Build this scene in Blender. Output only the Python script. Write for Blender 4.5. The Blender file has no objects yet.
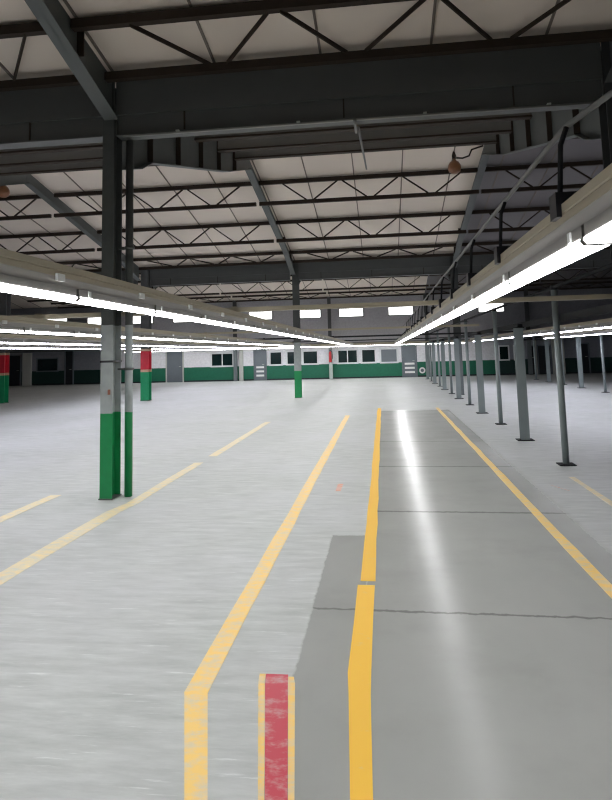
import bpy, bmesh, math, random
from mathutils import Vector, Matrix
random.seed(7)
S = bpy.context.scene
COL = S.collection

# ------------------------------------------------------------------ helpers
def lin(c):
    r = []
    for v in c:
        v /= 255.0
        r.append(v / 12.92 if v <= 0.04045 else ((v + 0.055) / 1.055) ** 2.4)
    return (r[0], r[1], r[2], 1.0)

def new_mat(name):
    m = bpy.data.materials.new(name)
    m.use_nodes = True
    nt = m.node_tree
    return m, nt, nt.nodes['Principled BSDF']

def mat(name, rgb, rough=0.6, metal=0.0, var=0.12, scale=6.0, bump=0.0, stretch=(1, 1, 1)):
    """Painted or bare surface with a little noise in its colour and roughness."""
    m, nt, b = new_mat(name)
    N, L = nt.nodes, nt.links
    tc = N.new('ShaderNodeTexCoord'); mp = N.new('ShaderNodeMapping')
    mp.inputs['Scale'].default_value = stretch
    no = N.new('ShaderNodeTexNoise'); no.inputs['Scale'].default_value = scale; no.inputs['Detail'].default_value = 5
    L.new(tc.outputs['Object'], mp.inputs[0]); L.new(mp.outputs[0], no.inputs['Vector'])
    mix = N.new('ShaderNodeMix'); mix.data_type = 'RGBA'
    c = lin(rgb)
    mix.inputs[6].default_value = tuple(x * (1 - var) for x in c[:3]) + (1,)
    mix.inputs[7].default_value = tuple(min(1, x * (1 + var)) for x in c[:3]) + (1,)
    L.new(no.outputs['Fac'], mix.inputs[0]); L.new(mix.outputs[2], b.inputs['Base Color'])
    b.inputs['Roughness'].default_value = rough; b.inputs['Metallic'].default_value = metal
    if bump:
        bp = N.new('ShaderNodeBump'); bp.inputs['Strength'].default_value = bump; bp.inputs['Distance'].default_value = 0.01
        L.new(no.outputs['Fac'], bp.inputs['Height']); L.new(bp.outputs[0], b.inputs['Normal'])
    return m

def band_mat(name, bands, rough=0.5, top=6.0):
    """Paint in horizontal bands: bands = [(from_height, rgb), ...] measured from the thing's base."""
    m, nt, b = new_mat(name)
    N, L = nt.nodes, nt.links
    tc = N.new('ShaderNodeTexCoord'); sp = N.new('ShaderNodeSeparateXYZ')
    dv = N.new('ShaderNodeMath'); dv.operation = 'DIVIDE'; dv.inputs[1].default_value = top
    no = N.new('ShaderNodeTexNoise'); no.inputs['Scale'].default_value = 9.0; no.inputs['Detail'].default_value = 4
    ma = N.new('ShaderNodeMath'); ma.operation = 'MULTIPLY_ADD'; ma.inputs[1].default_value = 0.02; 
    L.new(tc.outputs['Object'], sp.inputs[0]); L.new(tc.outputs['Object'], no.inputs['Vector'])
    L.new(no.outputs['Fac'], ma.inputs[0]); L.new(sp.outputs['Z'], ma.inputs[2]); L.new(ma.outputs[0], dv.inputs[0])
    cr = N.new('ShaderNodeValToRGB'); cr.color_ramp.interpolation = 'CONSTANT'
    els = cr.color_ramp.elements
    els[0].position = 0.0; els[0].color = lin(bands[0][1])
    els[1].position = min(1, (bands[1][0] + 0.01) / top); els[1].color = lin(bands[1][1])
    for z, c in bands[2:]:
        e = els.new(min(1, (z + 0.01) / top)); e.color = lin(c)
    L.new(dv.outputs[0], cr.inputs[0])
    mx = N.new('ShaderNodeMix'); mx.data_type = 'RGBA'; mx.blend_type = 'MULTIPLY'; mx.inputs[0].default_value = 0.35
    L.new(cr.outputs[0], mx.inputs[6]); L.new(no.outputs['Color'], mx.inputs[7])
    g = N.new('ShaderNodeMix'); g.data_type = 'RGBA'; g.blend_type = 'MULTIPLY'; g.inputs[0].default_value = 0.35
    L.new(cr.outputs[0], g.inputs[6]); L.new(no.outputs['Fac'], g.inputs[7])
    L.new(g.outputs[2], b.inputs['Base Color'])
    b.inputs['Roughness'].default_value = rough
    return m

def emit_mat(name, rgb, strength):
    m, nt, b = new_mat(name)
    b.inputs['Base Color'].default_value = (0.9, 0.9, 0.9, 1)
    b.inputs['Emission Color'].default_value = rgb + (1,)
    b.inputs['Emission Strength'].default_value = strength
    b.inputs['Roughness'].default_value = 0.4
    return m

def BM():
    return bmesh.new()

def box(bm, x0, x1, y0, y1, z0, z1):
    v = [bm.verts.new((x, y, z)) for x in (x0, x1) for y in (y0, y1) for z in (z0, z1)]
    for f in ((0, 1, 3, 2), (4, 6, 7, 5), (0, 4, 5, 1), (2, 3, 7, 6), (0, 2, 6, 4), (1, 5, 7, 3)):
        bm.faces.new([v[i] for i in f])
    return bm

def tube(bm, pts, r, n=10):
    """A round bar through the points."""
    pts = [Vector(p) for p in pts]
    rings = []
    for i, p in enumerate(pts):
        d = (pts[min(i + 1, len(pts) - 1)] - pts[max(i - 1, 0)]).normalized()
        a = d.cross(Vector((0, 0, 1)))
        if a.length < 0.05:
            a = d.cross(Vector((0, 1, 0)))
        a.normalize(); c = d.cross(a)
        rr = r[i] if isinstance(r, (list, tuple)) else r
        rings.append([bm.verts.new(p + a * (rr * math.cos(t * 2 * math.pi / n)) + c * (rr * math.sin(t * 2 * math.pi / n))) for t in range(n)])
    for A, B in zip(rings, rings[1:]):
        for t in range(n):
            f = bm.faces.new((A[t], A[(t + 1) % n], B[(t + 1) % n], B[t])); f.smooth = n > 6
    bm.faces.new(rings[0][::-1]); bm.faces.new(rings[-1])
    return bm

def flatbar(bm, a, b, w, t):
    """A rectangular bar from a to b in an X-Z plane, w deep in Z-ish, t thick in Y."""
    a, b = Vector(a), Vector(b)
    d = (b - a).normalized(); s = d.cross(Vector((0, 1, 0))).normalized() * (w / 2); y = Vector((0, t / 2, 0))
    q = [[bm.verts.new(p + i * s + j * y) for i, j in ((-1, -1), (1, -1), (1, 1), (-1, 1))] for p in (a, b)]
    for k in range(4):
        bm.faces.new((q[0][k], q[0][(k + 1) % 4], q[1][(k + 1) % 4], q[1][k]))
    bm.faces.new(q[0][::-1]); bm.faces.new(q[1])
    return bm

def prism_x(bm, poly_yz, x0, x1):
    """Extrude a polygon drawn in Y-Z along X."""
    A = [bm.verts.new((x0, y, z)) for y, z in poly_yz]; B = [bm.verts.new((x1, y, z)) for y, z in poly_yz]
    n = len(A)
    for k in range(n):
        bm.faces.new((A[k], A[(k + 1) % n], B[(k + 1) % n], B[k]))
    bm.faces.new(A[::-1]); bm.faces.new(B)
    return bm

def prism_y(bm, poly_xz, y0, y1):
    A = [bm.verts.new((x, y0, z)) for x, z in poly_xz]; B = [bm.verts.new((x, y1, z)) for x, z in poly_xz]
    n = len(A)
    for k in range(n):
        bm.faces.new((A[k], A[(k + 1) % n], B[(k + 1) % n], B[k]))
    bm.faces.new(A[::-1]); bm.faces.new(B)
    return bm

def lathe(bm, prof, n=16):
    rings = [[bm.verts.new((r * math.cos(2 * math.pi * t / n), r * math.sin(2 * math.pi * t / n), z)) for t in range(n)] for r, z in prof]
    for A, B in zip(rings, rings[1:]):
        for t in range(n):
            f = bm.faces.new((A[t], A[(t + 1) % n], B[(t + 1) % n], B[t])); f.smooth = True
    bm.faces.new(rings[0][::-1]); bm.faces.new(rings[-1])
    return bm

def obj(name, bm, m, parent=None, bevel=0.0):
    bmesh.ops.recalc_face_normals(bm, faces=bm.faces)
    me = bpy.data.meshes.new(name); bm.to_mesh(me); bm.free()
    for k in (m if isinstance(m, (list, tuple)) else [m]):
        me.materials.append(k)
    o = bpy.data.objects.new(name, me); COL.objects.link(o)
    if parent is not None:
        o.parent = parent
    if bevel:
        b = o.modifiers.new('bevel', 'BEVEL'); b.width = bevel; b.segments = 2; b.limit_method = 'ANGLE'
    return o

def tag(o, label, cat, group=None):
    o['label'] = label; o['category'] = cat; o['kind'] = 'thing'
    if group: o['group'] = group
    return o

def thing(name, label, cat, loc=(0, 0, 0), group=None):
    o = bpy.data.objects.new(name, None); COL.objects.link(o)
    o.empty_display_size = 0.1; o.location = loc
    return tag(o, label, cat, group)

def struct(name, bm, m, parent=None, label=None, loc=None):
    o = obj(name, bm, m, parent)
    if parent is None: o['kind'] = 'structure'
    if label: o['label'] = label
    if loc: o.location = loc
    return o

def dup(root, loc, label, group=None):
    r = root.copy(); COL.objects.link(r); r.location = loc; r['label'] = label
    if group: r['group'] = group
    for ch in list(root.children):
        c = ch.copy(); COL.objects.link(c); c.parent = r
        for g in list(ch.children):
            d = g.copy(); COL.objects.link(d); d.parent = c
    return r

ORD = ['first', 'second', 'third', 'fourth', 'fifth', 'sixth', 'seventh', 'eighth', 'ninth', 'tenth', 'eleventh', 'twelfth',
       'thirteenth', 'fourteenth', 'fifteenth', 'sixteenth', 'seventeenth', 'eighteenth', 'nineteenth', 'twentieth'] + \
      ['twenty-' + w for w in ('first', 'second', 'third', 'fourth', 'fifth', 'sixth', 'seventh', 'eighth', 'ninth')]

# ------------------------------------------------------------------ camera
CAM_H = 1.65
ROWS = ((0.9920978264, -0.0398501273, -0.1189700391), (0.1225647022, 0.1050554586, 0.9868846155), (-0.0268290255, -0.9936676094, 0.1091095116))
FPX, PX, PY = 620.0, 306.0, 285.0
cam_data = bpy.data.cameras.new('camera'); cam = bpy.data.objects.new('camera', cam_data); COL.objects.link(cam)
right = Vector([r[0] for r in ROWS]); up = -Vector([r[1] for r in ROWS]); back = -Vector([r[2] for r in ROWS])
cam.matrix_world = Matrix(((right.x, up.x, back.x, 0), (right.y, up.y, back.y, 0), (right.z, up.z, back.z, CAM_H), (0, 0, 0, 1)))
cam_data.sensor_fit = 'VERTICAL'; cam_data.sensor_height = 36.0
cam_data.lens = FPX * 36.0 / 800.0
cam_data.shift_y = (PY - 400.0) / 800.0
cam_data.clip_start = 0.05; cam_data.clip_end = 200
S.camera = cam

def in_view(x, y, z, margin=0):
    """Whether a place falls inside the frame; used to leave out repeats the photo cannot show and to count from the first one seen."""
    d = Vector((x, y, z - CAM_H)); c = (right.dot(d), up.dot(d), -back.dot(d))
    if c[2] < 0.3: return False
    px, py = PX + FPX * c[0] / c[2], PY - FPX * c[1] / c[2]
    return -margin < px < 612 + margin and -margin < py < 800 + margin

# ------------------------------------------------------------------ materials
STEEL = mat('dark_steel_paint', (80, 84, 82), 0.55, 0, 0.15, 3.0)
GIRDER = mat('girder_paint', (82, 84, 83), 0.55, 0, 0.15, 2.0)
BEAM = mat('roof_beam_paint', (104, 104, 102), 0.6, 0, 0.12, 2.0)
JOIST = mat('joist_paint', (54, 46, 40), 0.6, 0, 0.15, 4.0)
POST = mat('grey_post_paint', (132, 142, 143), 0.5, 0, 0.12, 4.0)
def matte(m):
    m.node_tree.nodes['Principled BSDF'].inputs['Specular IOR Level'].default_value = 0.12
    return m
RAIL = mat('dark_rail_paint', (44, 45, 47), 0.5, 0, 0.1, 4.0)
TRAY = mat('beige_trunking_paint', (172, 163, 142), 0.5, 0, 0.08, 5.0, stretch=(1, 0.2, 1))
HOUSING = mat('grey_lamp_housing', (128, 126, 122), 0.5, 0, 0.05)
TRAYLOW = mat('grey_trunking_paint', (138, 135, 130), 0.5, 0, 0.08, 5.0)
BLACK = mat('black_plastic', (24, 24, 30), 0.4, 0, 0.1)
PALE = mat('pale_conduit', (190, 192, 186), 0.45, 0, 0.08)
PALECON = mat('worn_conduit', (138, 139, 134), 0.5, 0, 0.15)
PLASTIC = mat('white_plastic', (226, 228, 226), 0.4, 0, 0.04)
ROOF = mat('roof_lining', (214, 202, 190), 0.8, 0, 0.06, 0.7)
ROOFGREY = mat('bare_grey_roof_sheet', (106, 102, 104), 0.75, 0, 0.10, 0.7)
SEAM = mat('roof_seam', (110, 100, 92), 0.7, 0, 0.1)
WHITE = mat('white_frame_paint', (215, 218, 220), 0.5, 0, 0.05)
GLASS = mat('dark_window_glass', (20, 38, 38), 0.12, 0, 0.2, 2.0)
DOORGREY = mat('grey_door_paint', (104, 112, 118), 0.5, 0, 0.1, 3.0)
DARK = mat('dark_shutter', (26, 32, 38), 0.6, 0, 0.2, 2.0)
BROWN = mat('brown_lamp_enamel', (132, 88, 58), 0.4, 0, 0.2, 20.0)
REDP = mat('red_enamel', (176, 36, 40), 0.35, 0, 0.08)
PIPEGREY = mat('grey_pipe', (98, 99, 97), 0.5, 0, 0.1)
GREENP, GREYP = (16, 146, 82), (168, 175, 174)
COLPAINT = band_mat('column_paint_green_base', [(0, GREENP), (0.985, GREYP), (2.05, (76, 80, 78))])
COLRED = band_mat('column_paint_red_and_green', [(0, (18, 150, 98)), (1.08, (214, 178, 150)), (1.18, (208, 40, 60)), (1.88, (214, 190, 160)), (1.98, (96, 98, 98))])
COLGREY = band_mat('column_paint_grey', [(0, (112, 120, 122)), (2.1, (60, 62, 62))])
COLPALE = band_mat('column_paint_pale_foot', [(0, (188, 200, 194)), (1.0, (150, 154, 156)), (2.1, (70, 72, 72))])
PIPEPAINT = band_mat('downpipe_paint', [(0, GREENP), (0.975, (170, 178, 178)), (2.05, (76, 80, 78))])
LAMP = emit_mat('lamp_diffuser', (0.985, 0.985, 1.0), 22.0)
LAMPCOOL = emit_mat('cool_lamp_diffuser', (0.88, 0.88, 1.0), 27.0)
SKYPANE = emit_mat('daylit_pane', (1.0, 0.99, 0.97), 3.0)

matte(RAIL).node_tree.nodes['Principled BSDF'].inputs['Roughness'].default_value = 0.85
matte(JOIST)
# ------------------------------------------------------------------ floor
def floor_material():
    m, nt, b = new_mat('workshop_floor')
    N, L = nt.nodes, nt.links
    def M(op, a, b_=None, c=None):
        n = N.new('ShaderNodeMath'); n.operation = op
        for i, v in enumerate((a, b_, c)):
            if v is None: continue
            if isinstance(v, (int, float)): n.inputs[i].default_value = v
            else: L.new(v, n.inputs[i])
        return n.outputs[0]
    def noise(scale, detail, stretch, rough=0.55):
        mp = N.new('ShaderNodeMapping'); mp.inputs['Scale'].default_value = stretch
        n = N.new('ShaderNodeTexNoise'); n.inputs['Scale'].default_value = scale; n.inputs['Detail'].default_value = detail
        n.inputs['Roughness'].default_value = rough
        L.new(tc.outputs['Object'], mp.inputs[0]); L.new(mp.outputs[0], n.inputs['Vector'])
        return n.outputs['Fac']
    def ss(v, lo, hi):
        n = N.new('ShaderNodeMapRange'); n.interpolation_type = 'SMOOTHSTEP'
        n.inputs['From Min'].default_value = lo; n.inputs['From Max'].default_value = hi
        L.new(v, n.inputs['Value']); return n.outputs['Result']
    def mixc(f, a, c):
        n = N.new('ShaderNodeMix'); n.data_type = 'RGBA'
        if isinstance(f, float): n.inputs[0].default_value = f
        else: L.new(f, n.inputs[0])
        for i, v in ((6, a), (7, c)):
            if isinstance(v, tuple): n.inputs[i].default_value = v
            else: L.new(v, n.inputs[i])
        return n.outputs[2]
    tc = N.new('ShaderNodeTexCoord'); sp = N.new('ShaderNodeSeparateXYZ'); L.new(tc.outputs['Object'], sp.inputs[0])
    X, Y = sp.outputs['X'], sp.outputs['Y']
    wob = noise(14, 3, (1, 1, 1))
    Xw = M('MULTIPLY_ADD', M('SUBTRACT', wob, 0.5), 0.035, X); Yw = M('MULTIPLY_ADD', M('SUBTRACT', wob, 0.5), 0.06, Y)
    # painted grey aisle and the grey patch beside its left line
    aisle = M('MULTIPLY', M('MULTIPLY', ss(Xw, -0.19, -0.17), M('SUBTRACT', 1.0, ss(Xw, 1.70, 1.80))), M('SUBTRACT', 1.0, ss(Yw, 17.4, 18.2)))
    patch = M('MULTIPLY', M('MULTIPLY', ss(Xw, -0.535, -0.515), M('SUBTRACT', 1.0, ss(Xw, -0.19, -0.17))), M('SUBTRACT', 1.0, ss(Yw, 5.81, 5.85)))
    grey = M('MAXIMUM', aisle, patch)
    # scuffed pale concrete
    streak = noise(5.0, 8, (0.55, 2.6, 1), 0.65); blot = noise(0.55, 4, (1, 1, 1)); fine = noise(38, 4, (0.6, 2.0, 1))
    pale = mixc(streak, lin((140, 145, 142)), lin((216, 219, 216)))
    pale = mixc(ss(blot, 0.35, 0.7), pale, mixc(streak, lin((166, 169, 168)), lin((210, 212, 212))))
    scr = M('MULTIPLY', ss(noise(7.0, 6, (0.35, 4.5, 1), 0.7), 0.58, 0.70), 0.6)
    pale = mixc(scr, pale, lin((230, 233, 231)))
    # aisle paint
    ab = noise(1.3, 6, (1, 0.6, 1))
    gcol = mixc(ab, lin((152, 154, 150)), lin((170, 171, 167)))
    gcol = mixc(M('MULTIPLY', ss(noise(1.6, 5, (1, 1, 1)), 0.45, 0.8), 0.3), gcol, lin((128, 130, 126)))
    colr = mixc(grey, pale, gcol)
    # cross joints in the slab, seen where the grey paint has sunk into them
    jY = M('MULTIPLY_ADD', X, 0.03, Yw)
    j = None
    for y0 in (4.19, 6.68, 9.2, 11.7):
        d = M('ABSOLUTE', M('SUBTRACT', jY, y0))
        k = M('SUBTRACT', 1.0, ss(d, 0.008, 0.020 if y0 < 5 else 0.036))
        j = k if j is None else M('MAXIMUM', j, k)
    j = M('MULTIPLY', j, M('MULTIPLY', grey, 0.65))
    colr = mixc(j, colr, lin((92, 92, 90)))
    L.new(colr, b.inputs['Base Color'])
    rgh = M('ADD', M('MULTIPLY', grey, -0.31), M('MULTIPLY_ADD', noise(5.0, 4, (0.5, 1.8, 1)), 0.14, 0.46))
    L.new(rgh, b.inputs['Roughness'])
    L.new(M('MULTIPLY_ADD', noise(1.1, 3, (1, 0.5, 1)), 0.12, M('MULTIPLY_ADD', grey, -0.14, 0.12)), b.inputs['Specular IOR Level'])
    bp = N.new('ShaderNodeBump'); bp.inputs['Strength'].default_value = 0.2; bp.inputs['Distance'].default_value = 0.003
    L.new(M('ADD', M('MULTIPLY', fine, M('SUBTRACT', 0.6, M('MULTIPLY', grey, 0.3))), M('MULTIPLY', noise(2.6, 3, (0.6, 1.8, 1)), 2.0)), bp.inputs['Height']); L.new(bp.outputs[0], b.inputs['Normal'])
    return m

XL, XR, YF, YB = -27.5, 15.6, -8.8, 39.2
struct('floor', box(BM(), XL - .2, XR + .2, YF - .2, YB + .2, -0.15, 0.0), floor_material(), label='pale scuffed concrete floor with a grey painted aisle')

def line_paint(name, rgb, wear, rough=0.5):
    """Floor paint worn through to the concrete in flecks; wear 0..1."""
    m, nt, b = new_mat(name)
    N, L = nt.nodes, nt.links
    tc = N.new('ShaderNodeTexCoord'); mp = N.new('ShaderNodeMapping'); mp.inputs['Scale'].default_value = (1, 1.6, 1)
    n1 = N.new('ShaderNodeTexNoise'); n1.inputs['Scale'].default_value = 9; n1.inputs['Detail'].default_value = 8; n1.inputs['Roughness'].default_value = 0.7
    L.new(tc.outputs['Object'], mp.inputs[0]); L.new(mp.outputs[0], n1.inputs['Vector'])
    mr = N.new('ShaderNodeMapRange'); mr.inputs['From Min'].default_value = wear * 0.9 - 0.16; mr.inputs['From Max'].default_value = wear * 0.9 + 0.22
    L.new(n1.outputs['Fac'], mr.inputs['Value'])
    mix = N.new('ShaderNodeMix'); mix.data_type = 'RGBA'
    mix.inputs[6].default_value = lin((200, 203, 196)); mix.inputs[7].default_value = lin(rgb)
    L.new(mr.outputs[0], mix.inputs[0]); L.new(mix.outputs[2], b.inputs['Base Color'])
    b.inputs['Roughness'].default_value = rough
    return m
YEL = line_paint('yellow_line_paint', (246, 194, 62), 0.2)
YELW = line_paint('worn_yellow_line_paint', (246, 206, 112), 0.40)
YELF = line_paint('faded_yellow_line_paint', (240, 214, 144), 0.52)
REDL = line_paint('red_floor_paint', (196, 62, 78), 0.33)
ORANGE = line_paint('orange_floor_paint', (226, 130, 84), 0.5)

def strip(rows, h=0.003, n=1):
    """A painted line: rows = [(y, x_left, x_right), ...] from near to far."""
    bm = BM(); prev = None
    for y, a, b in rows:
        ya, yb = (y if isinstance(y, tuple) else (y, y))
        q = [bm.verts.new((a, ya, 0.0005)), bm.verts.new((b, yb, 0.0005)), bm.verts.new((b, yb, h)), bm.verts.new((a, ya, h))]
        if prev:
            for k in range(4):
                bm.faces.new((prev[k], prev[(k + 1) % 4], q[(k + 1) % 4], q[k]))
        else:
            bm.faces.new(q[::-1])
        prev = q
    bm.faces.new(prev)
    return bm
def floor_line(name, rows, m, label):
    return tag(obj(name, strip(rows), m), label, 'floor marking')
def jag(y0, y1, a, b, step=0.5, amp=0.006):
    r = []; n = max(2, int((y1 - y0) / step))
    for k in range(n + 1):
        r.append((y0 + (y1 - y0) * k / n, a + random.uniform(-amp, amp), b + random.uniform(-amp, amp)))
    return r
floor_line('yellow_floor_line', [(1.8, -.150, -.06), (2.5, -.188, -.103), (3.2, -.232, -.125)] + jag(3.4, 4.62, -.245, -.122), YEL, 'bright yellow painted line between the grey patch and the grey aisle, near length')
floor_line('yellow_floor_line', jag(4.70, 18.4, -.222, -.120), YEL, 'yellow painted line along the left edge of the grey aisle, beyond the break')
floor_line('yellow_floor_line', [(1.8, -.62, -.56), (2.45, -.809, -.719), (3.16, -1.041, -.922)] + jag(3.6, 16.5, -1.045, -.925), YELW, 'worn yellow line crossing the pale concrete left of the grey aisle')
floor_line('yellow_floor_line', jag(3.4, 18.3, 1.415, 1.505), YELW, 'long yellow line along the right edge of the grey aisle')
floor_line('yellow_floor_line', jag(3.6, 6.6, -3.05, -2.88) + jag(7.0, 9.6, -2.98, -2.84), YELF, 'faded yellow line running past the foot of the nearest green column')
floor_line('yellow_floor_line', jag(10.2, 15.2, -2.93, -2.79), YELF, 'faint yellow dash on the pale floor beyond the nearest green column')
floor_line('yellow_floor_line', jag(5.4, 7.4, -4.12, -3.98), YELF, 'faint yellow dash on the pale floor left of the nearest column')
floor_line('yellow_floor_line', jag(6.9, 8.4, 2.27, 2.34), YELF, 'faint orange-yellow dash on the floor just short of the grey posts')
tr = thing('red_floor_patch', 'red painted floor patch with yellow borders at the near left of the grey patch', 'floor marking', (0, 0, 0))
obj('red_field', strip([(1.8, -.36, -.30), (2.47, -.505, -.419), (3.28, -.658, -.542), (3.36, -.668, -.552)]), REDL, tr)
obj('yellow_border', strip([(1.8, -.385, -.362), (2.47, -.531, -.507), (3.28, -.693, -.660), (3.36, -.702, -.670)]), YELW, tr)
obj('yellow_border', strip([(1.8, -.298, -.28), (2.47, -.417, -.393), (3.28, -.540, -.506), (3.34, -.548, -.520)]), YELW, tr)
floor_line('orange_floor_mark', [(7.62, -.63, -.57), (8.02, -.63, -.56)], ORANGE, 'small orange mark on the pale floor left of the centre line')
floor_line('orange_floor_mark', [((7.80, 7.62), 1.98, 2.06), ((7.95, 7.80), 1.92, 1.99)], ORANGE, 'small orange scuff on the floor right of the long yellow line')

# ------------------------------------------------------------------ shell
YV0, PITCH = 7.28, 15.97            # first valley and the spacing of the gables
K, ZV = 0.2, 5.15                   # roof slope, height at the valleys
HALF = PITCH / 2
def roof_z(y):
    t = (y - YV0) % PITCH
    return ZV + K * min(t, PITCH - t)
VAL = [YV0 - PITCH, YV0, YV0 + PITCH, YV0 + 2 * PITCH]
XS = [-21.42 + 6.035 * k + (0.05 if k == 3 else 0) for k in range(7)]      # column lines: -21.42 -15.385 -9.35 -3.315 2.72 8.755 14.79

slopes = []
for v in VAL[:-1]:
    slopes.append((v, v + HALF)); slopes.append((v + HALF, v + PITCH))
for i, (a, b) in enumerate(slopes):
    bm = BM()
    za, zb = roof_z(a), roof_z(b)
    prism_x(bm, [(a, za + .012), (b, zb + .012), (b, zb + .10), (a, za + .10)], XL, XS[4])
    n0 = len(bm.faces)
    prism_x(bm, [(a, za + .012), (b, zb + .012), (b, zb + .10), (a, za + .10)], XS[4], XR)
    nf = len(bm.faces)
    x = -26.6
    while x < XR:
        prism_x(bm, [(a, za - .012), (b, zb - .012), (b, zb + .013), (a, za + .013)], x - .014, x + .014); x += 1.3
    bm.faces.ensure_lookup_table()
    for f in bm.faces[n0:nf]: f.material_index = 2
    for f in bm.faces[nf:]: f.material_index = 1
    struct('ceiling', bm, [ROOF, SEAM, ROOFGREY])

prof = []
for v in VAL[:-1]:
    prof += [(v, ZV + .10), (v + HALF, ZV + K * HALF + .10)]
prof += [(VAL[-1], ZV + .10)]
WALLP = band_mat('wall_paint_green_dado', [(0, (22, 112, 84)), (0.92, (246, 246, 250)), (2.2, (176, 174, 178))], 0.6, 8.0)  # grey top band: dimness above the lamps put into the paint
WALLSHADED = band_mat('wall_paint_shaded_copy', [(0, (16, 56, 50)), (0.92, (150, 154, 162)), (2.2, (128, 128, 132))], 0.6, 8.0)  # darker copy of the wall paint, shade of the unlit ends painted in
struct('wall_left', prism_x(BM(), [(YF - .2, 0)] + [(max(YF - .2, y), z) for y, z in prof] + [(YB, 0)], XL - .2, XL), WALLSHADED)
struct('wall_right', prism_x(BM(), [(YF - .2, 0)] + [(max(YF - .2, y), z) for y, z in prof] + [(YB, 0)], XR, XR + .2), WALLSHADED)
struct('wall_back', box(BM(), -17.6, 7.0, YB, YB + .2, 0, ZV + .1), WALLP, label='far wall, white above a green dado')
struct('wall_back', box(BM(), XL - .2, -17.6, YB, YB + .2, 0, ZV + .1), WALLSHADED, label='unlit end of the far wall, shade painted into its green dado')
struct('wall_back', box(BM(), 7.0, XR + .2, YB, YB + .2, 0, ZV + .1), WALLSHADED, label='end of the far wall beyond the posts, shade painted in')
struct('wall_front', box(BM(), XL - .2, XR + .2, YF - .2, YF, 0, ZV + .1), WALLP)

# far wall: clerestory panes, dark windows, doors
win_n = [0]; door_n = [0]; trim_n = [0]
def window(x0, x1, z0, z1, pane, frame=WHITE, fw=0.09, mull=0, y=YB):
    win_n[0] += 1
    bm = BM(); d0, d1 = y - .05, y - .003
    box(bm, x0 - fw, x0, d0, d1, z0 - fw, z1 + fw); box(bm, x1, x1 + fw, d0, d1, z0 - fw, z1 + fw)
    box(bm, x0, x1, d0, d1, z0 - fw, z0); box(bm, x0, x1, d0, d1, z1, z1 + fw)
    for k in range(mull):
        c = x0 + (x1 - x0) * (k + 1) / (mull + 1); box(bm, c - .03, c + .03, d0, d1, z0, z1)
    o = struct('window_%d' % win_n[0], bm, frame)
    obj('pane', box(BM(), x0, x1, y - .03, y - .004, z0, z1), pane, o)
    return o
for xc in (-21.6, -18.65, -15.65, -12.75, -10.65, -7.72, -4.6, -1.9, 1.2, 6.7):
    window(xc - .74, xc + .74, 3.88, 4.36, SKYPANE, PIPEGREY, 0.05)
for x0, x1, mull in ((-10.95, -9.6, 1), (-7.12, -6.43, 0), (-6.03, -5.47, 0), (-5.0, -4.14, 0), (-2.80, -1.64, 1), (-1.30, -.52, 0)):
    window(x0, x1, 1.0, 1.74, GLASS, WHITE, 0.1, mull)
window(-.12, .83, .98, 1.74, DOORGREY, WHITE, 0.1)
for x0, x1 in ((7.05, 7.55), (7.95, 8.3), (-22.9, -21.5)):
    window(x0, x1, .95, 1.72, GLASS, DOORGREY if x0 < 0 else WHITE, 0.08)

def door(x0, x1, z1, m, frame=DOORGREY, louvres=0, y=YB):
    door_n[0] += 1
    bm = BM(); fw = .07
    box(bm, x0 - fw, x0, y - .09, y - .003, 0.002, z1 + fw); box(bm, x1, x1 + fw, y - .09, y - .003, 0.002, z1 + fw); box(bm, x0, x1, y - .09, y - .003, z1, z1 + fw)
    o = struct('door_%d' % door_n[0], bm, frame)
    obj('door_panel', box(BM(), x0 + .004, x1 - .004, y - .05, y - .004, 0.01, z1 - .004), m, o)
    if louvres:
        b2 = BM()
        for k in range(louvres):
            z = 0.25 + k * .26; box(b2, x0 + .1, x1 - .1, y - .075, y - .051, z, z + .12)
        obj('louvre', b2, PLASTIC, o)
    obj('door_handle', tube(BM(), [(x1 - .1, y - .06, 1.0), (x1 - .1, y - .12, 1.0), (x1 - .22, y - .12, 1.0)], .014, 8), PALE, o)
    return o
door(-13.95, -12.9, 2.06, DOORGREY, PALE)
door(-8.15, -7.45, 2.15, DOORGREY, DOORGREY, 3)
door(1.2, 2.0, 2.0, DOORGREY, DOORGREY, 3)
for x0, x1, z1 in ((8.75, 9.15, 1.7), (9.3, 10.0, 1.7), (11.6, 12.2, 1.75), (-20.9, -20.4, 2.2), (-25.0, -24.1, 2.0)):
    door(x0, x1, z1, DARK, DOORGREY)
for x0, x1, mm in ((-9.15, -8.9, PALE), (-23.9, -23.3, PALE), (9.05, 9.2, PALE), (10.1, 10.8, PALE)):
    trim_n[0] += 1
    struct('trim_%d' % trim_n[0], box(BM(), x0, x1, YB - .14 if mm is PALE else YB - .1, YB - .003, 0.002, 2.15), mm)
trim_n[0] += 1
struct('trim_%d' % trim_n[0], box(BM(), XL, XR, YB - .03, YB - .003, 2.19, 2.25), PIPEGREY)
struct('baseboard_back', box(BM(), XL, XR, YB - .002, YB - .0005, 0.002, .09), DARK)

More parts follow.
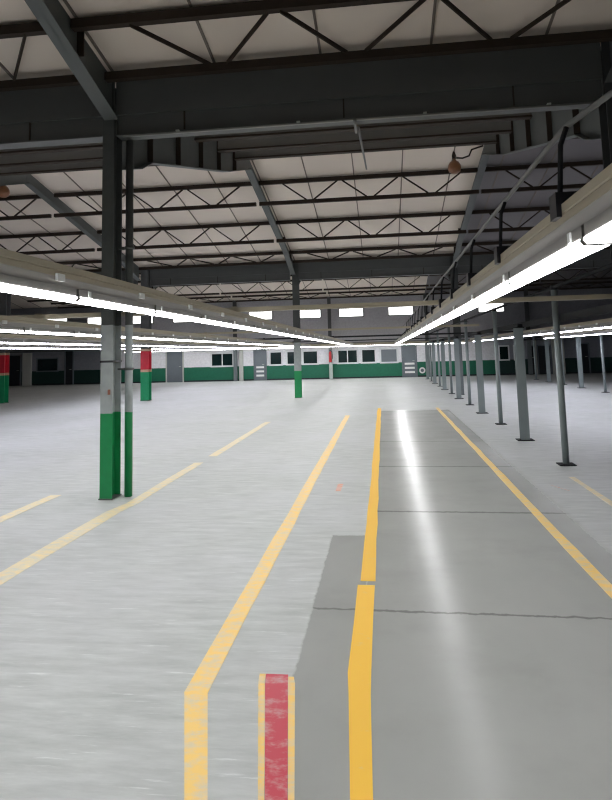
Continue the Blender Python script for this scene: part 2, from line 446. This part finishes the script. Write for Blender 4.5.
# round pale sign on the dado, red extinguisher on a pale pipe
sg = thing('round_sign', 'round pale disc sign on the green dado beside the louvred far door', 'sign', (2.36, YB - .004, .40))
bm = BM(); tube(bm, [(0, 0, 0), (0, -.02, 0)], .19, 20); obj('disc', bm, PLASTIC, sg)
bm = BM(); tube(bm, [(0, -.0205, 0), (0, -.026, 0)], .10, 20); obj('centre_boss', bm, DOORGREY, sg)
fe = thing('fire_extinguisher', 'small red cylinder hung on a slim column at the far wall', 'extinguisher', (XS[3], YB - .52, 1.05))
obj('cylinder', lathe(BM(), [(.07, 0), (.085, .03), (.085, .52), (.07, .6), (.04, .66)], 14), REDP, fe)
obj('valve', lathe(BM(), [(.04, .662), (.04, .74), (.02, .76)], 10), BLACK, fe)
obj('hose', tube(BM(), [(.05, -.03, .7), (.13, -.05, .62), (.15, -.05, .4), (.14, -.04, .2)], .016, 8), BLACK, fe)
obj('wall_mount', box(BM(), -.03, .03, .087, .112, .3, .4), BLACK, fe)

# ------------------------------------------------------------------ columns, downpipe, girders, rafters
def h_section(bm, F, D, z0, z1, tf=.014, tw=.010, y0=0):
    box(bm, -F / 2, F / 2, y0 - D / 2, y0 - D / 2 + tf, z0, z1)
    box(bm, -F / 2, F / 2, y0 + D / 2 - tf, y0 + D / 2, z0, z1)
    box(bm, -tw / 2, tw / 2, y0 - D / 2 + tf, y0 + D / 2 - tf, z0, z1)
    return bm
FL, DP = .18, .25
def column(x, y, paint, label, F=FL, D=DP, strap=False, group=None):
    t = thing('steel_column', label, 'column', (x, y, 0), group)
    obj('shaft', h_section(BM(), F, D, .016, 5.12), paint, t)
    bm = BM(); box(bm, -F / 2 - .01, F / 2 + .01, -D / 2 - .01, D / 2 + .01, .001, .016); obj('base_plate', bm, STEEL, t)
    if strap:
        bm = BM(); w, d = F / 2 + .006, D / 2 + .006
        box(bm, -w, w, -d, -d + .005, 1.60, 1.625); box(bm, w - .005, w, -d, d, 1.60, 1.625); box(bm, -w, -w + .005, -d, d, 1.60, 1.625); box(bm, -w, w, d - .005, d, 1.60, 1.625)
        obj('strap', bm, BLACK, t)
        bm = BM(); box(bm, .025, .05, -D / 2 - .02, -D / 2 - .0005, 1.22, 1.28); obj('switch_box', bm, mat('rusty_box', (150, 96, 76), .6), t)
    return t
LAB = {-3.315: 'nearest steel column, tall and grey with a bright green painted base'}
column(XS[3] - .035, YV0, COLPAINT, 'nearest steel column, tall and grey with a bright green painted base', .15, strap=True)
column(XS[4], YV0, COLGREY, 'dark steel column head at the upper right edge under the near girder')
column(XS[2], YV0, COLPAINT, 'grey steel column with green base, outside the frame to the left')
column(XS[3] + .07, YV0 + PITCH, COLPAINT, 'middle grey column with green base in the middle of the far hall', .24, .25)
column(XS[4], YV0 + PITCH, COLGREY, 'thick grey steel column in line with the posts at the far girder', .24, .25)
column(XS[2] + .23, YV0 + PITCH, COLRED, 'column with a red band above green, just right of the nearest column', .32, .32)
column(XS[1] + .33, YV0 + PITCH, COLRED, 'column with a red band above green, at the left edge of the hall', .34, .32)
column(XS[5], YV0 + PITCH, COLGREY, 'grey steel column in the dim hall beyond the aisle posts', .24, .25)
for k, nm in ((1, 'second from the left end'), (2, 'just left of the louvred door'), (3, 'carrying a small red cylinder'), (4, 'beside the round sign'), (5, 'among the dark doors')):
    column(XS[k], YB - .28, COLPALE if k == 3 else COLGREY, 'slim grey steel column against the far wall, ' + nm, .2, .25)

dp = thing('downpipe', 'grey downpipe with green painted foot standing just behind the nearest column', 'pipe', (-3.098, YV0 + .06, 0))
obj('pipe', tube(BM(), [(0, 0, .002), (0, 0, 4.40)], .047, 16), PIPEPAINT, dp)
for z in (1.5, 3.0):
    bm = BM(); lathe(bm, [(.054, z), (.062, z), (.062, z + .03), (.054, z + .03)], 16)
    box(bm, -.14, -.06, -.012, .012, z + .004, z + .026); obj('pipe_clip', bm, STEEL, dp)

BAYN = {0: 'far left bay', 1: 'second bay left of the nearest column', 2: 'bay left of the nearest column', 3: 'central bay', 4: 'bay right of the aisle', 5: 'far right bay'}
def girder(k, v, label):
    x0, x1 = XS[k] + FL / 2 + .008, XS[k + 1] - FL / 2 - .008
    if v < 20 and k == 2: x1 -= .026
    if v < 20 and k == 3: x0 -= .046
    if v > 20: x0 += .05 + (k == 3) * .06 + (k == 2) * .27 + (k == 1) * .39; x1 -= .05 + (k == 0) * (-.02)
    t = thing('valley_girder', label, 'girder', ((x0 + x1) / 2, v, 4.42))
    h = (x1 - x0) / 2
    obj('fascia_plate', box(BM(), -h, h, -.10, -.06, .27, .70), GIRDER, t)
    obj('web_plate', box(BM(), -h, h, -.055, -.035, .02, .70), GIRDER, t)
    obj('bottom_flange', box(BM(), -h, h, -.10, .10, 0, .02), GIRDER, t)
    obj('top_flange', box(BM(), -h, h, -.12, .12, .70, .72), JOIST, t)
    for sx in (-1, 1):
        obj('end_mount', box(BM(), sx * h - .006, sx * h + .006, -.09, .09, .022, .69), GIRDER, t)
    obj('back_web_plate', box(BM(), -h, h, .05, .07, .02, .70), GIRDER, t)
    for f in (-.70, -.02, .66):
        obj('stiffener', box(BM(), f * h - .008, f * h + .008, -.075, -.056, .022, .268), JOIST, t)
    return t
for k in range(1, 5):
    girder(k, YV0, 'deep dark steel girder under the nearest roof valley, ' + BAYN[k])
for k in range(0, 6):
    girder(k, YV0 + PITCH, 'dark steel girder across the far roof valley, ' + BAYN[k])

def rafter(x, v, up, label, F=FL, D=DP):
    """One sloping rafter from the column at valley v to the next ridge; up=+1 away from the camera, -1 back towards it."""
    r = v + up * HALF
    y0 = v + up * (D / 2 + .004); y1 = r - up * .004
    top = lambda y: roof_z(y) - .012
    if up > 0:
        bot = [(0, 4.05), (.55, 4.22), (.95, 4.43), (5.6, 5.66), (HALF - .13, 6.38)]
    else:
        bot = [(0, 4.62), (.25, 4.70), (1.9, 5.20), (4.2, 5.66), (HALF - .13, 6.40)]
    B = [(v + up * (D / 2 + .004 + d), z) for d, z in bot]; B[-1] = (y1, B[-1][1])
    t = thing('roof_rafter', label, 'rafter', (x, v, 0))
    t0 = .012
    rel = lambda P: [(y - v, z) for y, z in P]
    T = [(y0, top(y0)), (y1, top(y1))]
    obj('web_plate', prism_x(BM(), rel(B + T[::-1]), -.006, .006), STEEL, t)
    off = lambda P, d: [(y, z + d) for y, z in P]
    obj('bottom_flange', prism_x(BM(), rel(B + off(B, .016)[::-1]), -F / 2, F / 2), STEEL, t)
    if up > 0:
        def bz(y):
            for (a, za), (b, zb) in zip(B, B[1:]):
                if a <= y <= b: return za + (zb - za) * (y - a) / (b - a)
            return B[-1][1]
        for d in (.95, 2.2, 3.5, 4.8, 6.2):
            y = y0 + d
            bm = BM(); box(bm, -F / 2 + .004, F / 2 - .004, y - v - .008, y - v + .008, bz(y) + .02, top(y) - .018)
            obj('stiffener', bm, JOIST, t)
    else:
        for d in (.9, 2.4):
            y = y0 - d
            z0 = 4.62 + .32 * d
            bm = BM(); box(bm, -F / 2 + .004, F / 2 - .004, y - v - .008, y - v + .008, z0 + .10, top(y) - .018)
            obj('stiffener', bm, JOIST, t)
    return t
RN = {1: 'at the left edge of the hall', 2: 'in the line of the red-banded column', 3: 'in the line of the nearest column', 4: 'in the line of the aisle posts', 5: 'in the dim bay beyond the posts'}
for k in (2, 3, 4):
    rafter(XS[k], YV0, -1, 'roof rafter over the viewer, ' + RN[k])
for k in (1, 2, 3, 4, 5):
    rafter(XS[k], YV0, 1, 'haunched rafter rising to the middle ridge, ' + RN[k])
    rafter(XS[k], YV0 + PITCH, -1, 'rafter falling from middle ridge to the far girder, ' + RN[k], D=.34 if k < 3 else DP)
for k in (2, 3, 4):
    rafter(XS[k], YV0 + PITCH, 1, 'distant rafter behind the far girder, ' + RN[k], D=.34 if k < 3 else DP)

# ------------------------------------------------------------------ roof joists (one kind, copied)
def make_joist(L, dy=0.0, zb=-.60):
    t = thing('ceiling_joist', 'x', 'joist')
    h = L / 2
    obj('top_chord', box(BM(), -h, h, -.045, .045, -.11, 0), JOIST, t)
    obj('bottom_chord', box(BM(), -h, h, dy - .045, dy + .045, zb - .10, zb), JOIST, t)
    for n in (-1.65, 0, 1.65):
        for s in (-1, 1):
            bm = BM(); flatbar(bm, (n + .1 + s * .76, 0, -.11), (n + .1 + s * .10, dy, zb), .045 if dy else .038, .04); obj('web_bar', bm, JOIST, t)
    return t
joist0 = make_joist(6.035 - .09)
joist1 = make_joist(6.035 - .09, .84, -.22)      # the lowest one leans back to the valley girder
def make_beam(L):
    t = thing('ceiling_beam', 'x', 'beam')
    h = L / 2
    obj('web_plate', box(BM(), -h, h, -.012, .012, -.27, -.02), BEAM, t)
    obj('top_flange', box(BM(), -h, h, -.05, .05, -.02, 0), JOIST, t)
    obj('bottom_flange', box(BM(), -h, h, -.06, .06, -.305, -.27), JOIST, t)
    return t
beam0 = make_beam(6.035 - .11 - FL)
used = {}
SL = [('first', YV0 - HALF, 1, 'near roof slope overhead'), ('b', YV0 + HALF, -1, 'near slope of middle gable'), ('c', YV0 + HALF, 1, 'far slope of middle gable'),
      ('d', YV0 + HALF + PITCH, -1, 'near slope of last gable'), ('e', YV0 + HALF + PITCH, 1, 'far slope of last gable')]
JB = {0: 'far left bay', 1: 'second left bay', 2: 'left bay', 3: 'central bay', 4: 'right bay', 5: 'far right bay'}
for key, ridge, sgn, nm in SL:
    for i, d in enumerate((1.35, 4.1, 6.82) if sgn > 0 else (1.92, 3.40, 4.95, 6.5)):
        y = ridge + sgn * d
        for k in range(0, 6):
            xc = (XS[k] + XS[k + 1]) / 2
            z = roof_z(y) - .028
            if not any(in_view(xc + dx, y, z - dz, 15) for dx in (-2.9, -1.5, 0, 1.5, 2.9) for dz in (0, .65)):
                continue
            solid = sgn < 0
            lab = '%s, %s below the ridge, %s, %s' % ('solid roof beam' if solid else 'open web roof joist', ORD[i], nm, JB[k])
            p = beam0 if solid else (joist1 if i == 2 else joist0)
            if p.name not in used:
                p.location = (xc, y, z); p['label'] = lab; used[p.name] = 1
            else:
                dup(p, (xc, y, z), lab)

# ------------------------------------------------------------------ posts along the aisle
def post_thick():
    t = thing('support_post', 'x', 'post')
    obj('shaft', h_section(BM(), .15, .12, .014, 2.0, .01, .01), POST, t)
    obj('base_plate', box(BM(), -.14, .14, -.13, .13, .001, .014), RAIL, t)
    obj('cap_plate', box(BM(), -.09, .09, -.08, .08, 2.0, 2.012), RAIL, t)
    return t
def post_thin():
    t = thing('support_post', 'x', 'post')
    obj('shaft', tube(BM(), [(0, 0, .014), (0, 0, 2.46)], .046, 14), POST, t)
    obj('base_plate', box(BM(), -.11, .11, -.11, .11, .001, .014), RAIL, t)
    obj('cap_plate', box(BM(), -.06, .06, -.06, .06, 2.46, 2.472), RAIL, t)
    return t
thick0, thin0 = post_thick(), post_thin(); ut = {}
def put_post(kind, loc, lab):
    p = {'thick': thick0, 'thin': thin0}[kind]
    if kind not in ut:
        ut[kind] = 1; p.location = loc; p['label'] = lab
    else:
        dup(p, loc, lab)
n_thin = n_thick = 0
for k in range(12):
    y = 9.27 + 2.43 * k
    if k % 2 == 0:
        put_post('thin', (2.48, y, 0), 'slim round grey post, %s slim one from the near end of the aisle line' % ORD[n_thin]); n_thin += 1
    else:
        put_post('thick', (2.455, y, 0), 'broad grey post, %s broad one from the near end of the aisle line' % ORD[n_thick]); n_thick += 1
for k, y in enumerate((18.2, 20.6, 23.07, 25.7, 28.1, 30.5, 33.0)):
    put_post('thick' if k % 2 else 'thin', (7.66, y, 0), 'grey post in the dim bay, %s from near end of the second post line' % ORD[k])

# rails carried by the aisle posts (between the slim posts that pass up through them)
t = thing('post_rail', 'dark steel rail running on top of the broad aisle posts', 'rail', (2.562, 21, 2.012))
obj('rail_bar', box(BM(), -.029, .029, -17, 15.5, 0.001, .09), RAIL, t)
for k in range(6):
    obj('rail_cleat', box(BM(), -.12, -.036, (11.7 + 4.86 * k) - 21 - .03, (11.7 + 4.86 * k) - 21 + .03, .001, .06), RAIL, t)
t = thing('cable_conduit', 'dark conduit running along the tops of the slim aisle posts', 'conduit', (2.48, 20, 2.474))
obj('conduit_tube', tube(BM(), [(0, -16, .026), (0, 15, .026)], .025, 10), RAIL, t)
for k in range(6):
    obj('saddle_clip', box(BM(), -.04, .04, 9.27 + 4.86 * k - 20 - .02, 9.27 + 4.86 * k - 20 + .02, 0.0005, .055), RAIL, t)
t = thing('post_rail', 'dark steel rail running on the second post line in the dim bay', 'rail', (7.78, 22, 2.012))
obj('rail_bar', box(BM(), -.035, .035, -14, 14, 0.001, .09), RAIL, t)

# ------------------------------------------------------------------ lamp rows
ZT = 2.06                                      # underside of the trunking
def make_lamp(m, full):
    t = thing('hanging_strip_light', 'x', 'light')
    obj('diffuser', prism_y(BM(), [(-.053, -.046), (-.056, -.056), (-.046, -.070), (.046, -.070), (.056, -.056), (.053, -.046)], -.605, .605), m, t)
    hs = obj('housing', box(BM(), -.050, .050, -.61, .61, -.045, -.001), HOUSING, t)
    if full:
        for s in (-1, 1):
            bm = BM(); prism_y(bm, [(-.054, -.045), (-.058, -.056), (-.047, -.072), (.047, -.072), (.058, -.056), (.054, -.045)], s * .606, s * .606 + s * .014); obj('end_cap', bm, HOUSING, t)
            bm = BM(); box(bm, s * .0505, s * .058, -.50, -.47, -.042, -.004); obj('bracket', bm, PLASTIC, hs)
    return t
GROUPS = [  # x, first y, last y, cool light, full detail, words for labels, trunking label
    (.74, -2.2, 37.2, False, True, 'in the row over the grey aisle', 'beige lighting trunking over the grey aisle, with black clips and hangers'),
    (-1.81, -2.2, 37.2, False, True, 'in the row passing before the nearest column', 'beige lighting trunking passing in front of the nearest column'),
    (-4.4, 1.5, 37.2, False, True, 'in the first row behind the nearest column', 'beige lighting trunking, first row behind the nearest column'),
    (-7.3, 5, 36.5, True, False, 'in the second row behind the nearest column', 'beige lighting trunking, second row behind the nearest column'),
    (-10.3, 8, 36.0, True, False, 'in the third row behind the nearest column', 'beige lighting trunking, third row behind the nearest column'),
    (4.55, 11.5, 32.5, True, True, 'in the first row beyond the aisle posts', 'beige lighting trunking, first row beyond the aisle posts'),
    (7.05, 14, 28.0, True, False, 'in the second row beyond the aisle posts', 'beige lighting trunking, second row beyond the aisle posts'),
]
protos = {}
for x, ya, yb, cool, full, words, tlab in GROUPS:
    # trunking
    t = thing('hanging_trunking', tlab, 'trunking', (x, 0, ZT))
    bm = BM(); prism_y(bm, [(-.055, .045), (-.055, .075), (-.050, .080), (-.055, .085), (-.055, .118), (.055, .118), (.055, .085), (.050, .080), (.055, .075), (.055, .045)], ya - .5, min(yb + .6, 37.6))
    obj('trunking_body', bm, TRAY, t)
    bm = BM(); prism_y(bm, [(-.046, .001), (-.055, .0445), (.055, .0445), (.046, .001)], ya - .5, min(yb + .6, 37.6))
    obj('lower_channel', bm, TRAYLOW, t)
    if x == .74:
        bm = BM(); pts = [(.30, 2.15, .56), (.12, 2.3, .50), (.02, 2.5, .46), (0, 2.8, .44), (0, 24, .44)]
        obj('hanger_pipe', tube(bm, pts, .012, 10), PIPEGREY, t)
        y = 2.42; k = 0
        while y < 24:
            bm = BM(); box(bm, -.075, .062, y - .045, y + .045, .119, .165); box(bm, -.075, -.0565, y - .045, y + .045, .07, .119); cl = obj('clamp', bm, BLACK, t)
            if k < 14:
                bm = BM(); tube(bm, [(-.045, y, .166), (-.03, y, .36), (-.004, y, .428)], .010, 8); obj('hanger_rod', bm, RAIL, cl)
            y += 1.22; k += 1
    elif full:
        y = 3.2
        while y < 20:
            bm = BM(); box(bm, .0555 if x < 0 else -.07, .07 if x < 0 else -.0555, y - .04, y + .04, .02, .06); obj('bright_clip', bm, PLASTIC, t)
            y += 1.17
    # lamps
    key = (cool, full); n = 0; y = ya
    while y <= min(yb, 36.9):
        if in_view(x, y + .3, 2.05):
            lab = 'strip light, %s from near end, %s' % (ORD[n], words); n += 1; g = 'strip lights ' + words
        else:
            lab = 'strip light above or behind the viewer, ' + words; g = 'strip lights out of shot ' + words
        if key not in protos:
            protos[key] = p = make_lamp(LAMPCOOL if cool else LAMP, full)
            p.location = (x, y, ZT); p['label'] = lab; p['group'] = g
        else:
            dup(protos[key], (x, y, ZT), lab, g)
        y += 1.25

WX0, WX1, WY = -15.6, 5.6, 37.75  # extra lamp row and trunking, added to brighten the far wall
t = thing('hanging_trunking', 'added beige lighting trunking running along the far wall', 'trunking', (0, WY, ZT))
bm = BM(); box(bm, WX0 - .7, WX1 + .7, -.055, .055, .001, .118); obj('trunking_body', bm, TRAY, t)
x = WX0; n = 0
while x <= WX1:
    o = dup(protos[(False, True)], (x, WY, ZT), 'added strip light, %s from its left end, in the row along the far wall' % ORD[n], 'added strip lights in the row along the far wall')
    o.rotation_euler = (0, 0, math.pi / 2); x += 1.25; n += 1

# cross rails that carry the rows
ZR = ZT + .119
def cross_rail(y, x0, x1, m, h, lab, r=.03):
    t = thing('cross_rail', lab, 'rail', ((x0 + x1) / 2, y, ZR))
    hl = (x1 - x0) / 2
    obj('rail_bar', box(BM(), -hl, hl, -r, r, 0.001, h), m, t)
    for x in [g[0] for g in GROUPS]:
        if x0 < x < x1 and g_ok(x, y):
            c = x - (x0 + x1) / 2
            bm = BM(); box(bm, c - .03, c + .03, -r - .006, r + .006, h + .0005, h + .012); obj('rail_bracket', bm, m, t)
def g_ok(x, y):
    return any(g[0] == x and g[1] < y < g[2] for g in GROUPS)
cross_rail(7.52, -21, 14.6, TRAY, .055, 'long beige rail crossing the hall just behind the nearest column')
cross_rail(22.9, -21, 14.6, RAIL, .06, 'dark rail crossing the hall just before the far girder')
cross_rail(15.2, -21, 2.3, TRAY, .05, 'beige rail crossing the hall halfway to the far girder')
cross_rail(30.5, -18, 14.6, RAIL, .05, 'dark rail crossing the hall beyond the far girder')

# conduits on the near girder
t = thing('girder_conduit', 'pale thin conduit fixed under the near girder', 'conduit', (0, YV0 - .14, 4.39))
obj('conduit_tube', tube(BM(), [(-3.1, 0, 0), (2.5, 0, 0)], .014, 10), PALECON, t)
for x in (-2.4, -.9, .6, 2.0):
    obj('saddle_clip', box(BM(), x - .02, x + .02, -.022, .05, .012, .03), PALE, t)
t = thing('ceiling_conduit', 'grey conduit rising from the near girder up the roof slope', 'conduit', (-.22, YV0 + .20, 4.36))
pts = [(0, -.42, .0), (0, -.34, -.01), (0, 0, .0)] + [(0.0, d, roof_z(YV0 + .20 + d) - 4.36 - .60) for d in (1.0, 3.0, 5.0, 7.2)]
obj('conduit_tube', tube(BM(), pts, .02, 10), PIPEGREY, t)

# brown bell lamps on curved arms, under the middle ridge
def bell(loc, lab, arm):
    t = thing('pendant_lamp', lab, 'lamp', loc)
    obj('lamp_shade', lathe(BM(), [(.03, .22), (.05, .17), (.11, .13), (.15, .05), (.158, -.02), (.135, -.10), (.07, -.15)], 20), BROWN, t)
    obj('neck', lathe(BM(), [(.045, .221), (.05, .30), (.035, .36), (.02, .40)], 12), JOIST, t)
    obj('arm', tube(BM(), [(.05, 0, .24), (.2, 0, .22), (.36, 0, .27), (.43, 0, .42), (arm, 0, .5)], .022, 8), JOIST, t)
bell((1.90, 15.0, 6.03), 'brown bell-shaped lamp on a curved arm near the right rafter below the ridge', XS[4] - 1.93 - .08)
bell((-9.83, 15.0, 6.12), 'brown bell-shaped lamp on a curved arm high at the left edge', .40)

# ------------------------------------------------------------------ world and view
w = bpy.data.worlds.new('world'); S.world = w; w.use_nodes = True
w.node_tree.nodes['Background'].inputs[0].default_value = (0.6, 0.65, 0.7, 1); w.node_tree.nodes['Background'].inputs[1].default_value = 0.3
S.view_settings.view_transform = 'Standard'; S.view_settings.look = 'None'
S.view_settings.gamma = 1.0; S.view_settings.use_curve_mapping = False
S.view_settings.exposure = 0.0
S.cycles.filter_width = 1.2
S.cycles.use_denoising = True
S.cycles.max_bounces = 8; S.cycles.diffuse_bounces = 5
